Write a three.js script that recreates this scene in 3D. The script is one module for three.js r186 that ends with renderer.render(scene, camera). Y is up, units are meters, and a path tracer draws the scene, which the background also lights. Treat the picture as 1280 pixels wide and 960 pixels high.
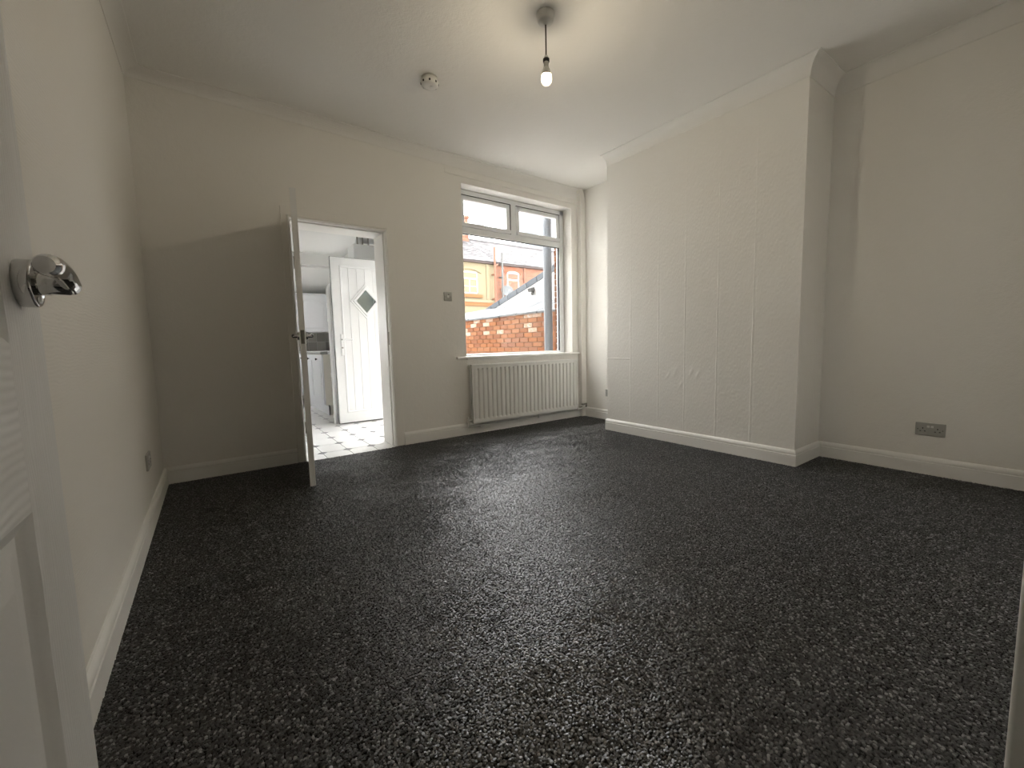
import * as THREE from 'three';
import { RoundedBoxGeometry } from 'three/addons/geometries/RoundedBoxGeometry.js';
import { mergeGeometries, toCreasedNormals } from 'three/addons/utils/BufferGeometryUtils.js';
import { ImprovedNoise } from 'three/addons/math/ImprovedNoise.js';

// ------------------------------------------------------------------ camera, sky, exposure
const scene = new THREE.Scene();
const camera = new THREE.PerspectiveCamera(2 * Math.atan(480 / 522.23) * 180 / Math.PI, 1280 / 960, 0.02, 200);
{
  const yaw = 35.687 * Math.PI / 180, pitch = 5.44 * Math.PI / 180, roll = -1.3493 * Math.PI / 180;
  const F = new THREE.Vector3(Math.sin(yaw) * Math.cos(pitch), -Math.sin(pitch), -Math.cos(yaw) * Math.cos(pitch));
  const R = new THREE.Vector3(Math.cos(yaw), 0, Math.sin(yaw)), U = new THREE.Vector3().crossVectors(R, F);
  const R2 = R.clone().multiplyScalar(Math.cos(roll)).addScaledVector(U, Math.sin(roll));
  const U2 = U.clone().multiplyScalar(Math.cos(roll)).addScaledVector(R, -Math.sin(roll));
  camera.position.set(0.3277, 0.9495, 3.8513);
  camera.quaternion.setFromRotationMatrix(new THREE.Matrix4().makeBasis(R2, U2, F.clone().negate()));
}
scene.add(camera);
const renderer = new THREE.WebGLRenderer({ antialias: true });
renderer.toneMapping = THREE.LinearToneMapping;
renderer.toneMappingExposure = 1.32;
renderer.shadowMap.enabled = true;

const SKY = 16.0;                      // radiance of the bright overcast cloud
const BULB = 0.80;                     // candela of the warm pendant bulb
const noise = new ImprovedNoise();
const fbm = (x, y, z, o = 4) => { let s = 0, a = 0.5, f = 1; for (let i = 0; i < o; i++) { s += a * noise.noise(x * f, y * f, z * f); a *= 0.5; f *= 2.03; } return s; };
{ // broken bright cloud with a few pale blue gaps, alike all the way round
  const w = 512, h = 256, d = new Float32Array(w * h * 4);
  for (let j = 0; j < h; j++) for (let i = 0; i < w; i++) {
    const el = ((j + 0.5) / h - 0.5) * Math.PI, a = ((i + 0.5) / w - 0.5) * Math.PI * 2;
    const x = Math.cos(el) * Math.cos(a), y = Math.sin(el), z = Math.cos(el) * Math.sin(a);
    const n = fbm(x * 2.6 + 7.3, y * 4.2 + 1.7, z * 2.6 + 3.1, 5);
    let c = THREE.MathUtils.smoothstep(n, -0.165, -0.06);
    const k = (j * w + i) * 4, cl = SKY * (0.92 + 0.35 * fbm(x * 5 + 2, y * 7, z * 5 + 9, 3));
    d[k] = SKY * 0.052 * (1 - c) + cl * c; d[k + 1] = SKY * 0.059 * (1 - c) + cl * 1.0 * c; d[k + 2] = SKY * 0.066 * (1 - c) + cl * 1.0 * c; d[k + 3] = 1;
  }
  const t = new THREE.DataTexture(d, w, h, THREE.RGBAFormat, THREE.FloatType);
  t.mapping = THREE.EquirectangularReflectionMapping; t.magFilter = THREE.LinearFilter; t.needsUpdate = true;
  scene.background = t;
}

// ------------------------------------------------------------------ helpers
let seed = 1234567;
const rnd = () => { seed = (seed * 1664525 + 1013904223) >>> 0; return seed / 4294967296; };
const V = (x, y, z) => new THREE.Vector3(x, y, z);
const names = {};
function numbered(n) { const k = names[n] = (names[n] ?? -1) + 1; return k ? `${n}_${String(k).padStart(3, '0')}` : n; }
function metreUV(g) {
  if (g.index) g = g.toNonIndexed();
  if (!g.attributes.normal) g.computeVertexNormals();
  const p = g.attributes.position, n = g.attributes.normal, uv = new Float32Array(p.count * 2);
  for (let i = 0; i < p.count; i += 3) {
    let nx = 0, ny = 0, nz = 0;
    for (let k = 0; k < 3; k++) { nx += n.getX(i + k); ny += n.getY(i + k); nz += n.getZ(i + k); }
    nx = Math.abs(nx); ny = Math.abs(ny); nz = Math.abs(nz);
    for (let k = 0; k < 3; k++) {
      const x = p.getX(i + k), y = p.getY(i + k), z = p.getZ(i + k), m = (i + k) * 2;
      if (ny >= nx && ny >= nz) { uv[m] = x; uv[m + 1] = z; } else if (nx >= nz) { uv[m] = z; uv[m + 1] = y; } else { uv[m] = x; uv[m + 1] = y; }
    }
  }
  g.setAttribute('uv', new THREE.BufferAttribute(uv, 2));
  return g;
}
const box = (x0, x1, y0, y1, z0, z1) => new THREE.BoxGeometry(x1 - x0, y1 - y0, z1 - z0).translate((x0 + x1) / 2, (y0 + y1) / 2, (z0 + z1) / 2);
const rbox = (x0, x1, y0, y1, z0, z1, r = 0.003, s = 2) => new RoundedBoxGeometry(x1 - x0, y1 - y0, z1 - z0, s, Math.min(r, (x1 - x0) / 2.01, (y1 - y0) / 2.01, (z1 - z0) / 2.01)).translate((x0 + x1) / 2, (y0 + y1) / 2, (z0 + z1) / 2);
const cyl = (r, h, seg = 24, r2 = r) => new THREE.CylinderGeometry(r2, r, h, seg);
function merge(gs) {
  const list = gs.map((g) => metreUV(g)).map((g) => { const o = new THREE.BufferGeometry(); for (const k of ['position', 'normal', 'uv']) o.setAttribute(k, g.attributes[k]); return o; });
  return list.length > 1 ? mergeGeometries(list) : list[0];
}
function mesh(name, gs, m, parent) {
  const o = new THREE.Mesh(merge(Array.isArray(gs) ? gs : [gs]), m);
  o.castShadow = o.receiveShadow = true;
  o.name = parent ? name : numbered(name);
  (parent ?? scene).add(o);
  return o;
}
const struct = (name, gs, m, extra = {}) => { const o = mesh(name, gs, m); o.userData = { kind: 'structure', ...extra }; return o; };
function group(name, [x, y, z], turn, ud) {
  const g = new THREE.Group(); g.name = numbered(name); g.position.set(x, y, z); g.rotation.y = turn; g.userData = ud; scene.add(g); return g;
}
const thing = (name, label, category, at = [0, 0, 0], turn = 0, grp) => group(name, at, turn, grp ? { label, category, group: grp } : { label, category });
const tag = (o, label, category, grp) => { o.userData = grp ? { label, category, group: grp } : { label, category }; return o; };
// a profile [[out from the wall, height], ...] run along the wall from a to b, mitred by ma and mb (1 outer corner, -1 inner corner, 0 square)
function run(profile, a, b, n, ma = 0, mb = 0, shapeAt) {
  const t = [b[0] - a[0], b[1] - a[1]], L = Math.hypot(...t); t[0] /= L; t[1] /= L;
  const pos = [], P = (end, i) => {
    const pr = (shapeAt ? shapeAt(end) : profile)[i], d = pr[0], base = end ? b : a, s = (end ? mb : -ma) * d;
    return [base[0] + n[0] * d + t[0] * s, pr[1], base[1] + n[1] * d + t[1] * s];
  };
  const k = (shapeAt ? shapeAt(0) : profile).length;
  for (let i = 0; i < k; i++) { const j = (i + 1) % k; pos.push(...P(0, i), ...P(1, i), ...P(1, j), ...P(0, i), ...P(1, j), ...P(0, j)); }
  for (let i = 1; i + 1 < k; i++) { pos.push(...P(0, 0), ...P(0, i), ...P(0, i + 1)); pos.push(...P(1, 0), ...P(1, i + 1), ...P(1, i)); }
  let g = new THREE.BufferGeometry(); g.setAttribute('position', new THREE.Float32BufferAttribute(pos, 3));
  // orient outwards
  const c = V((a[0] + b[0]) / 2 + n[0] * 0.01, (shapeAt ? shapeAt(0) : profile).reduce((s, q) => s + q[1], 0) / k, (a[1] + b[1]) / 2 + n[1] * 0.01);
  let vol = 0; for (let i = 0; i < pos.length; i += 9) { const A = V(...pos.slice(i, i + 3)).sub(c), B = V(...pos.slice(i + 3, i + 6)).sub(c), C = V(...pos.slice(i + 6, i + 9)).sub(c); vol += A.dot(B.cross(C)); }
  if (vol < 0) { const p = g.attributes.position; for (let i = 0; i < p.count; i += 3) { const v1 = [p.getX(i + 1), p.getY(i + 1), p.getZ(i + 1)]; p.setXYZ(i + 1, p.getX(i + 2), p.getY(i + 2), p.getZ(i + 2)); p.setXYZ(i + 2, ...v1); } }
  g.computeVertexNormals();
  return toCreasedNormals(g, 0.5);
}
// an ellipse swept along points; ra = half width across "side", rb = half height along "up"
function sweep(pts, ra, rb, up = V(0, 1, 0), seg = 20) {
  const pos = [], nrm = [], rows = pts.length, ring = [];
  for (let i = 0; i < rows; i++) {
    const t = pts[Math.min(i + 1, rows - 1)].clone().sub(pts[Math.max(i - 1, 0)]).normalize();
    const s = new THREE.Vector3().crossVectors(t, up).normalize(), u = new THREE.Vector3().crossVectors(s, t).normalize();
    const A = typeof ra === 'function' ? ra(i / (rows - 1)) : ra, B = typeof rb === 'function' ? rb(i / (rows - 1)) : rb;
    ring.push([...Array(seg)].map((_, k) => { const a = k / seg * Math.PI * 2; return pts[i].clone().addScaledVector(s, A * Math.cos(a)).addScaledVector(u, B * Math.sin(a)); }));
  }
  const tri = (a, b, c) => pos.push(a.x, a.y, a.z, b.x, b.y, b.z, c.x, c.y, c.z);
  for (let i = 0; i + 1 < rows; i++) for (let k = 0; k < seg; k++) { const l = (k + 1) % seg; tri(ring[i][k], ring[i][l], ring[i + 1][l]); tri(ring[i][k], ring[i + 1][l], ring[i + 1][k]); }
  for (let k = 0; k < seg; k++) { const l = (k + 1) % seg; tri(pts[0], ring[0][l], ring[0][k]); tri(pts[rows - 1], ring[rows - 1][k], ring[rows - 1][l]); }
  const g = new THREE.BufferGeometry(); g.setAttribute('position', new THREE.Float32BufferAttribute(pos, 3)); g.computeVertexNormals();
  return toCreasedNormals(g, 0.7);
}
const tube = (pts, r, seg = 12, n = 24) => new THREE.TubeGeometry(new THREE.CatmullRomCurve3(pts), n, r, seg, false);
const pipe = (a, b, r, seg = 16) => { const d = b.clone().sub(a); return new THREE.CylinderGeometry(r, r, d.length(), seg).applyQuaternion(new THREE.Quaternion().setFromUnitVectors(V(0, 1, 0), d.clone().normalize())).translate((a.x + b.x) / 2, (a.y + b.y) / 2, (a.z + b.z) / 2); };
const lathe = (pts, seg = 32) => new THREE.LatheGeometry(pts.map(([r, y]) => new THREE.Vector2(r, y)), seg);

// ------------------------------------------------------------------ textures and materials
function dataTex(n, fn, srgb = false) {
  const d = new Uint8Array(n * n * 4);
  for (let j = 0; j < n; j++) for (let i = 0; i < n; i++) { const c = fn(i / n, j / n), k = (j * n + i) * 4; for (let q = 0; q < 3; q++) d[k + q] = Math.max(0, Math.min(255, Math.round(255 * (Array.isArray(c) ? c[q] : c)))); d[k + 3] = 255; }
  const t = new THREE.DataTexture(d, n, n); t.wrapS = t.wrapT = THREE.RepeatWrapping; t.magFilter = THREE.LinearFilter; t.minFilter = THREE.LinearMipmapLinearFilter; t.generateMipmaps = true;
  if (srgb) t.colorSpace = THREE.SRGBColorSpace; t.needsUpdate = true; return t;
}
const tiled = (t, r, s = r) => { const c = t.clone(); c.repeat.set(r, s); c.needsUpdate = true; return c; };
const lattice = (P) => { const g = new Float32Array(P * P); for (let i = 0; i < P * P; i++) g[i] = rnd(); return (u, v) => { u = (u - Math.floor(u)) * P; v = (v - Math.floor(v)) * P; const i = Math.floor(u) % P, j = Math.floor(v) % P, a = u - Math.floor(u), b = v - Math.floor(v), s = a * a * (3 - 2 * a), t = b * b * (3 - 2 * b), q = (x, y) => g[((y + P) % P) * P + (x + P) % P]; return (q(i, j) * (1 - s) + q(i + 1, j) * s) * (1 - t) + (q(i, j + 1) * (1 - s) + q(i + 1, j + 1) * s) * t; }; };
const n8 = lattice(8), n24 = lattice(24), n64 = lattice(64), n160 = lattice(160);
const plasterBump = dataTex(512, (u, v) => 0.35 * n8(u, v) + 0.25 * n24(u, v) + 0.2 * n64(u, v) + 0.2 * n160(u, v));
// faint sideways ripples of the lining paper
const rippleBump = dataTex(512, (u, v) => 0.5 + 0.28 * Math.sin(2 * Math.PI * (v * 30 + 1.2 * n8(u, v) + 0.5 * n24(u * 1, v))) * n24(u + 0.3, v) + 0.25 * (n64(u, v) - 0.5));
const grainBump = dataTex(512, (u, v) => { const w = v + 0.05 * n8(u, v); return 0.5 + 0.5 * Math.sin(2 * Math.PI * (w * 26 + 0.9 * n8(u, v * 1))) * (0.35 + 0.65 * n24(u, w)); });
const grainBumpUp = dataTex(512, (u, v) => { const w = u + 0.05 * n8(v, u); return 0.5 + 0.5 * Math.sin(2 * Math.PI * (w * 26 + 0.9 * n8(v, u))) * (0.35 + 0.65 * n24(v, w)); });

const S = (o) => new THREE.MeshStandardMaterial(o);
const SO = (o) => new THREE.MeshPhysicalMaterial({ specularIntensity: 0.2, ...o });
const lin = (r, g, b) => new THREE.Color().setRGB(r, g, b);
const M = {};
M.wall = S({ color: lin(0.875, 0.85, 0.795), roughness: 0.85, bumpMap: tiled(plasterBump, 1.6), bumpScale: 0.0022 });
M.wallRipple = S({ color: lin(0.875, 0.85, 0.795), roughness: 0.8, bumpMap: tiled(rippleBump, 1.4, 3.0), bumpScale: 0.0006 });
M.ceiling = S({ color: lin(0.86, 0.84, 0.795), roughness: 0.9, bumpMap: tiled(plasterBump, 1.0), bumpScale: 0.002 });
M.gloss = S({ color: lin(0.90, 0.885, 0.84), roughness: 0.42, bumpMap: tiled(plasterBump, 4), bumpScale: 0.0004 });
M.doorSmooth = S({ color: lin(0.80, 0.795, 0.77), roughness: 0.5, bumpMap: tiled(plasterBump, 3), bumpScale: 0.0003 });
M.doorAcross = S({ color: lin(0.80, 0.795, 0.77), roughness: 0.5, bumpMap: tiled(grainBump, 1.2, 3.6), bumpScale: 0.0006 });
M.doorUp = S({ color: lin(0.80, 0.795, 0.77), roughness: 0.5, bumpMap: tiled(grainBumpUp, 6, 1.6), bumpScale: 0.0006 });
M.upvc = S({ color: lin(0.84, 0.85, 0.85), roughness: 0.3 });
M.plastic = S({ color: lin(0.74, 0.73, 0.69), roughness: 0.35 });
M.plateGrey = S({ color: lin(0.46, 0.455, 0.42), roughness: 0.35, metalness: 0.25 });
M.rocker = S({ color: lin(0.75, 0.75, 0.72), roughness: 0.3 });
M.dark = S({ color: lin(0.012, 0.011, 0.01), roughness: 0.6 });
M.gasket = S({ color: lin(0.03, 0.03, 0.03), roughness: 0.7 });
M.chrome = S({ color: lin(0.62, 0.62, 0.62), roughness: 0.06, metalness: 1 });
M.steel = S({ color: lin(0.33, 0.32, 0.29), roughness: 0.32, metalness: 1 });
M.radiator = S({ color: lin(0.82, 0.81, 0.77), roughness: 0.35 });
M.glass = new THREE.MeshPhysicalMaterial({ color: 0xffffff, roughness: 0, transmission: 1, thickness: 0, ior: 1.5 });
M.obscure = new THREE.MeshPhysicalMaterial({ color: lin(0.5, 0.54, 0.53), roughness: 0.6, transmission: 1, thickness: 0, ior: 1.5 });
M.cord = S({ color: lin(0.10, 0.085, 0.065), roughness: 0.6 });
M.carpetBack = S({ color: lin(0.012, 0.012, 0.012), roughness: 1 });
M.bulb = S({ color: lin(0.9, 0.85, 0.7), emissive: lin(1, 0.86, 0.55), emissiveIntensity: 3.2, roughness: 0.3 });
M.kitchenWall = S({ color: lin(0.80, 0.80, 0.775), roughness: 0.85, bumpMap: tiled(plasterBump, 1.6), bumpScale: 0.002 });
M.tile = [0, 1, 2].map((k) => S({ color: lin(0.78 + 0.02 * k, 0.785 + 0.02 * k, 0.775 + 0.02 * k), roughness: 0.22 }));
M.tileDark = S({ color: lin(0.055, 0.055, 0.06), roughness: 0.3 });
M.grout = S({ color: lin(0.30, 0.295, 0.28), roughness: 0.8 });
M.cabinet = S({ color: lin(0.76, 0.775, 0.80), roughness: 0.4 });
M.cabinetEnd = S({ color: lin(0.66, 0.63, 0.56), roughness: 0.5 });
M.worktop = S({ color: lin(0.22, 0.215, 0.205), roughness: 0.3, bumpMap: tiled(plasterBump, 6), bumpScale: 0.0003 });
M.splash = [0, 1, 2].map((k) => S({ color: lin(0.25 + 0.05 * k, 0.24 + 0.048 * k, 0.22 + 0.045 * k), roughness: 0.3 }));
M.grey = SO({ color: lin(0.155, 0.166, 0.18), roughness: 0.55, bumpMap: tiled(plasterBump, 3), bumpScale: 0.001 });
M.paleSlab = [0, 1, 2].map((k) => SO({ color: lin(0.105 + 0.008 * k, 0.113 + 0.008 * k, 0.118 + 0.008 * k), roughness: 0.75, bumpMap: tiled(plasterBump, 3), bumpScale: 0.002 }));
M.capGrey = [0, 1].map((k) => SO({ color: lin(0.045 + 0.008 * k, 0.053 + 0.008 * k, 0.061 + 0.008 * k), roughness: 0.6 }));
M.render = SO({ color: lin(0.36, 0.36, 0.345), roughness: 0.9, bumpMap: tiled(plasterBump, 2), bumpScale: 0.006 });
M.concrete = SO({ color: lin(0.52, 0.51, 0.485), roughness: 0.9, bumpMap: tiled(plasterBump, 1.5), bumpScale: 0.004 });
const brickCols = [[0.21, 0.081, 0.032], [0.185, 0.070, 0.029], [0.235, 0.096, 0.040], [0.165, 0.064, 0.031], [0.235, 0.105, 0.050], [0.195, 0.084, 0.043]];
const brickSpot = dataTex(256, (u, v) => { const a = n24(u, v), b = n64(u, v); const k = 0.72 + 0.28 * a + 0.2 * (b - 0.5); return [k, k, k]; });
M.brick = brickCols.map((c) => SO({ color: lin(...c), roughness: 0.9, map: tiled(brickSpot, 5), bumpMap: tiled(plasterBump, 6), bumpScale: 0.003 }));
const limeTex = dataTex(256, (u, v) => { const k = THREE.MathUtils.smoothstep(0.6 * n8(u, v) + 0.4 * n24(u, v), 0.52, 0.66); return [0.62 * k + 0.53 * (1 - k), 0.58 * k + 0.33 * (1 - k), 0.53 * k + 0.22 * (1 - k)]; });
M.brickLime = SO({ color: lin(0.6, 0.6, 0.6), roughness: 0.95, map: tiled(limeTex, 4, 7), bumpMap: tiled(plasterBump, 6), bumpScale: 0.003 });
M.mortar = SO({ color: lin(0.16, 0.105, 0.072), roughness: 1, bumpMap: tiled(plasterBump, 8), bumpScale: 0.003 });
{ // bond pattern of bricks that are too far off to tell apart: 0.9 m by 0.6 m of wall
  const cols = 4, rows = 8;
  const id = []; for (let i = 0; i < 64; i++) id.push(rnd());
  const at = (u, v) => { const r = Math.floor(v * rows) % rows, x = u * cols + (r % 2) * 0.5, c = Math.floor(x) % cols, fx = x - Math.floor(x), fy = v * rows - Math.floor(v * rows); return [fx < 0.045 || fy < 0.14, id[(r * cols + c) % 64]]; };
  const col = dataTex(256, (u, v) => { const [m, q] = at(u, v), s = 0.85 + 0.3 * n64(u, v); return m ? [0.36 * s, 0.30 * s, 0.25 * s] : [(0.21 + 0.15 * q) * s, (0.095 + 0.06 * q) * s, (0.065 + 0.035 * q) * s]; });
  const bmp = dataTex(256, (u, v) => (at(u, v)[0] ? 0.1 : 0.8 + 0.2 * n64(u, v)));
  M.brickFar = SO({ color: lin(0.42, 0.385, 0.36), roughness: 0.9, map: tiled(col, 1 / 0.9, 1 / 0.6), bumpMap: tiled(bmp, 1 / 0.9, 1 / 0.6), bumpScale: 0.008 });
}
M.cream = SO({ color: lin(0.118, 0.098, 0.062), roughness: 0.85, bumpMap: tiled(plasterBump, 1), bumpScale: 0.003 });
M.orangeTrim = SO({ color: lin(0.12, 0.05, 0.02), roughness: 0.7 });
M.frameFar = SO({ color: lin(0.21, 0.205, 0.19), roughness: 0.5 });
M.glassFar = S({ color: lin(0.05, 0.06, 0.06), roughness: 0.08 });
M.curtainFar = SO({ color: lin(0.12, 0.145, 0.14), roughness: 0.8 });
M.slate = [0, 1, 2, 3].map((k) => SO({ color: lin(0.040 + 0.016 * k, 0.038 + 0.015 * k, 0.039 + 0.015 * k), roughness: 0.7 }));
M.archBrick = SO({ color: lin(0.115, 0.042, 0.024), roughness: 0.9, bumpMap: tiled(plasterBump, 2), bumpScale: 0.004 });
M.dish = SO({ color: lin(0.075, 0.08, 0.082), roughness: 0.6 });
M.gutter = SO({ color: lin(0.03, 0.022, 0.02), roughness: 0.5 });
M.pipeBrown = SO({ color: lin(0.125, 0.055, 0.036), roughness: 0.6 });
M.pipeGrey = SO({ color: lin(0.06, 0.06, 0.058), roughness: 0.6 });

// ------------------------------------------------------------------ room measures (metres; back wall at z = 0, left wall at x = 0)
const W = 4.229, H = 2.822, D = 3.842, XC = 3.772, Z1 = 0.818, Z2 = 2.608;
const DX0 = 0.925, DX1 = 1.706, DH = 2.003, WX0 = 2.514, WX1 = 4.047, WY0 = 0.80, WY1 = 2.588, BT = 0.305;
const KR = 2.40, KZ = -5.0;           // kitchen right wall, far wall

// dining room shell
struct('wall_left', box(-0.2, 0, -0.2, H, -BT, 5.4), M.wallRipple);
struct('wall_back', [
  box(-0.2, DX0, -0.2, H, -BT, 0), box(DX0, DX1, DH, H, -BT, 0), box(DX1, WX0, -0.2, H, -BT, 0),
  box(WX0, WX1, -0.2, WY0, -BT, 0), box(WX0, WX1, WY1, H, -BT, 0), box(WX1, W + 0.2, -0.2, H, -BT, 0)], M.wall);
struct('wall_right', box(W, W + 0.2, -0.2, H, 0, D + 0.12), M.wall);
struct('wall_front', [box(0, 0.125, -0.2, H, D, D + 0.12), box(0.125, 0.93, 2.02, H, D, D + 0.12), box(0.93, W, -0.2, H, D, D + 0.12)], M.wall);
struct('wall_upper', box(-0.2, 9, H + 0.2, 5.6, -BT, -0.1), M.brickFar);
struct('ceiling', box(-0.2, W + 0.2, H, H + 0.2, -BT, 5.4), M.ceiling);
struct('floor', box(0, W, -0.2, -0.003, 0, 5.3), M.carpetBack);
// hall behind the camera, closed
struct('wall_hall', [box(0.0, 1.6, -0.2, H, 5.3, 5.4), box(1.4, 1.6, -0.2, H, D + 0.12, 5.3)], M.wall);

// chimney breast with its lining paper joints as fine relief
{
  const seams = [1.118, 1.437, 1.709, 2.003, 2.287];
  const n = 1024, bump = dataTex(n, (u, v) => {
    const z = Z1 + u * (Z2 - Z1), y = v * H; let h = 0.45 + 0.18 * (n24(u, v) - 0.5) + 0.16 * (n160(u, v) - 0.5) + 0.12 * (n8(u, v) - 0.5);
    const low = 1 - THREE.MathUtils.smoothstep(y, 1.1, 1.9);
    for (const s of seams) { const d = z - s + 0.004 * (n24(v, s) - 0.5); if (Math.abs(d) < 0.012) h += (0.25 + 0.4 * n24(s, v * 2)) * (0.25 + 0.75 * low) * Math.exp(-((d / 0.0045) ** 2)); if (d > 0 && d < 0.02) h -= 0.12 * low; }
    if (z < 1.115) { const d = y - 0.773; if (Math.abs(d) < 0.02) h += 0.5 * Math.exp(-((d / 0.005) ** 2)); }
    for (const [bz, by, s] of [[1.62, 0.66, 0.05], [1.78, 0.67, 0.035], [1.84, 0.65, 0.03], [1.68, 0.55, 0.03], [1.55, 0.63, 0.03]]) { const r = ((z - bz - 0.4 * (y - by)) / (s * 0.4)) ** 2 + ((y - by) / s) ** 2; if (r < 9) h += 0.45 * Math.exp(-r); }
    return h;
  });
  bump.repeat.set(1 / (Z2 - Z1), 1 / H); bump.offset.set(-Z1 / (Z2 - Z1), 0);
  M.chimney = S({ color: lin(0.875, 0.85, 0.795), roughness: 0.8, bumpMap: bump, bumpScale: 0.006 });
  struct('chimney_breast', box(XC, W + 0.05, -0.1, H, Z1, Z2), M.chimney);
}

// skirting boards
{
  const p = [[0, -0.02], [0.018, -0.02], [0.018, 0.084], [0.0135, 0.088], [0.0135, 0.092], [0.0175, 0.095], [0.0165, 0.107], [0.012, 0.116], [0.006, 0.122], [0, 0.123]];
  const B = (name, runs) => struct(name, runs.map((r) => run(p, ...r)), M.gloss);
  B('baseboard_left', [[[0, 0], [0, D], [1, 0], -1, 0]]);
  B('baseboard_back', [[[0, 0], [0.86, 0], [0, 1], -1, 0], [[1.795, 0], [W, 0], [0, 1], 0, -1]]);
  B('baseboard_chimney', [[[XC, Z1], [XC, Z2], [-1, 0], 1, 1], [[XC, Z2], [W, Z2], [0, 1], 1, -1], [[XC, Z1], [W, Z1], [0, -1], 1, -1]]);
  B('baseboard_right', [[[W, 0], [W, Z1], [-1, 0], -1, -1], [[W, Z2], [W, D], [-1, 0], -1, -1]]);
  B('baseboard_front', [[[1.0, D], [W, D], [0, -1], 0, -1]]);
}
// coving
{
  const cove = (yb, d, top = H) => { const q = [[-0.001, top], [-0.001, yb - 0.002], [0.004, yb - 0.002]]; for (let i = 0; i <= 10; i++) { const t = i / 10 * Math.PI / 2; q.push([0.005 + (d - 0.005) * (1 - Math.cos(t)), yb + (top - 0.005 - yb) * Math.sin(t)]); } q.push([d, top]); return q; };
  struct('trim_1', run(null, [0, 0], [4.135, 0], [0, 1], -1, 0, (e) => (e ? cove(2.692, 0.05) : cove(2.77, 0.085))), M.ceiling);
  struct('trim_2', run(null, [0, 0], [0, D], [1, 0], -1, 0, (e) => (e ? cove(2.745, 0.085) : cove(2.77, 0.085))), M.ceiling);
  struct('trim_3', [run(null, [XC, Z1], [XC, Z2], [-1, 0], 0, 1, (e) => (e ? cove(2.717, 0.085) : cove(2.742, 0.105))),
    run(cove(2.717, 0.085), [XC, Z2], [W, Z2], [0, 1], 1, -1), run(cove(2.717, 0.085), [W, Z2], [W, D], [-1, 0], -1, 0)], M.ceiling);
}
// pipe boxing in the far right corner, its head turned under the ceiling
{
  const s = new THREE.Shape(); s.moveTo(0, 0); s.lineTo(0.075, 0); s.lineTo(0.075, 2.60);
  s.bezierCurveTo(0.075, 2.69, 0.062, 2.74, 0.03, H - 0.002); s.lineTo(-0.035, H - 0.002); s.lineTo(0, 2.66); s.closePath();
  struct('trim_4', new THREE.ExtrudeGeometry(s, { depth: 0.06, bevelEnabled: true, bevelSize: 0.003, bevelThickness: 0.003, bevelSegments: 2, curveSegments: 12 }).translate(W - 0.078, 0.01, 0), M.wall);
  struct('trim_5', rbox(2.335, 4.15, 2.648, 2.70, -0.002, 0.009, 0.004), M.wall);
}

// ------------------------------------------------------------------ carpet pile
{
  const g = (() => { // one twisted tuft of yarn
    const pos = [], seg = 5, rows = [[0.0034, -0.004], [0.0042, 0.0008], [0.0034, 0.0024], [0.0014, 0.0031]];
    const P = (r, k) => { const a = (k + r * 0.45) / seg * Math.PI * 2, [R, y] = rows[r]; return [R * Math.cos(a) + (r === 3 ? 0.0012 : 0), y, R * Math.sin(a)]; };
    for (let r = 0; r < 3; r++) for (let k = 0; k < seg; k++) pos.push(...P(r, k), ...P(r + 1, k), ...P(r + 1, k + 1), ...P(r, k), ...P(r + 1, k + 1), ...P(r, k + 1));
    for (let k = 1; k + 1 < seg; k++) pos.push(...P(3, 0), ...P(3, k + 1), ...P(3, k));
    const q = new THREE.BufferGeometry(); q.setAttribute('position', new THREE.Float32BufferAttribute(pos, 3)); q.computeVertexNormals(); return toCreasedNormals(q, 1.2);
  })();
  const mats = [], cols = [], step = 0.0066, m4 = new THREE.Matrix4(), q = new THREE.Quaternion(), e = new THREE.Euler(), c = new THREE.Color();
  for (let z = 0.012; z < D + 0.3; z += step) for (let x = 0.014; x < W - 0.012; x += step) {
    const px = x + (rnd() - 0.5) * step * 0.9, pz = z + (rnd() - 0.5) * step * 0.9;
    const a1 = rnd(), a2 = rnd(), a3 = rnd(), a4 = rnd();
    if (px > XC - 0.015 && pz > Z1 - 0.015 && pz < Z2 + 0.015) continue;
    if (pz > D - 0.012 && (px < 0.17 || px > 0.92)) continue;
    if (pz < 0.036 && px > 0.93 && px < 1.7 && pz < 0.024) continue;
    // brushed swathes: the pile lies over one way or the other
    const w1 = fbm(px * 1.5 + pz * 0.8 + 3, 0.5, pz * 2.6 - px * 0.7 + 8, 3), w2 = fbm(px * 5 + 20, 2.5, pz * 6 + 5, 2);
    const way = Math.tanh((w1 + 0.55 * w2) * 5), lx = 0.06 * way + (a1 - 0.5) * 0.5, lz = 0.13 * way + (a2 - 0.5) * 0.5;
    e.set(lz, a3 * 6.28, lx); q.setFromEuler(e);
    const s = 0.85 + 0.4 * a4;
    m4.compose(V(px, (rnd() - 0.5) * 0.002, pz), q, V(s, 0.8 + 0.45 * rnd(), s)); mats.push(...m4.elements);
    const f = rnd(), b = f < 0.58 ? 0.012 + 0.018 * rnd() : f < 0.86 ? 0.042 + 0.04 * rnd() : 0.14 + 0.14 * rnd();
    c.setRGB(b, b * 0.995, b * 1.01); cols.push(c.r, c.g, c.b);
  }
  const n = mats.length / 16, im = new THREE.InstancedMesh(g, new THREE.MeshPhysicalMaterial({ color: 0xffffff, roughness: 0.38, ior: 1.7, sheen: 1, sheenColor: lin(1, 1, 1), sheenRoughness: 0.35 }), n);
  im.instanceMatrix.array.set(mats); im.instanceColor = new THREE.InstancedBufferAttribute(new Float32Array(cols), 3);
  im.name = 'carpet_pile'; im.castShadow = im.receiveShadow = true;
  im.userData = { kind: 'stuff', label: 'dark charcoal twist pile carpet flecked with grey covering the dining room floor', category: 'carpet' };
  scene.add(im);
  console.log('tufts', n);
}

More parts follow.
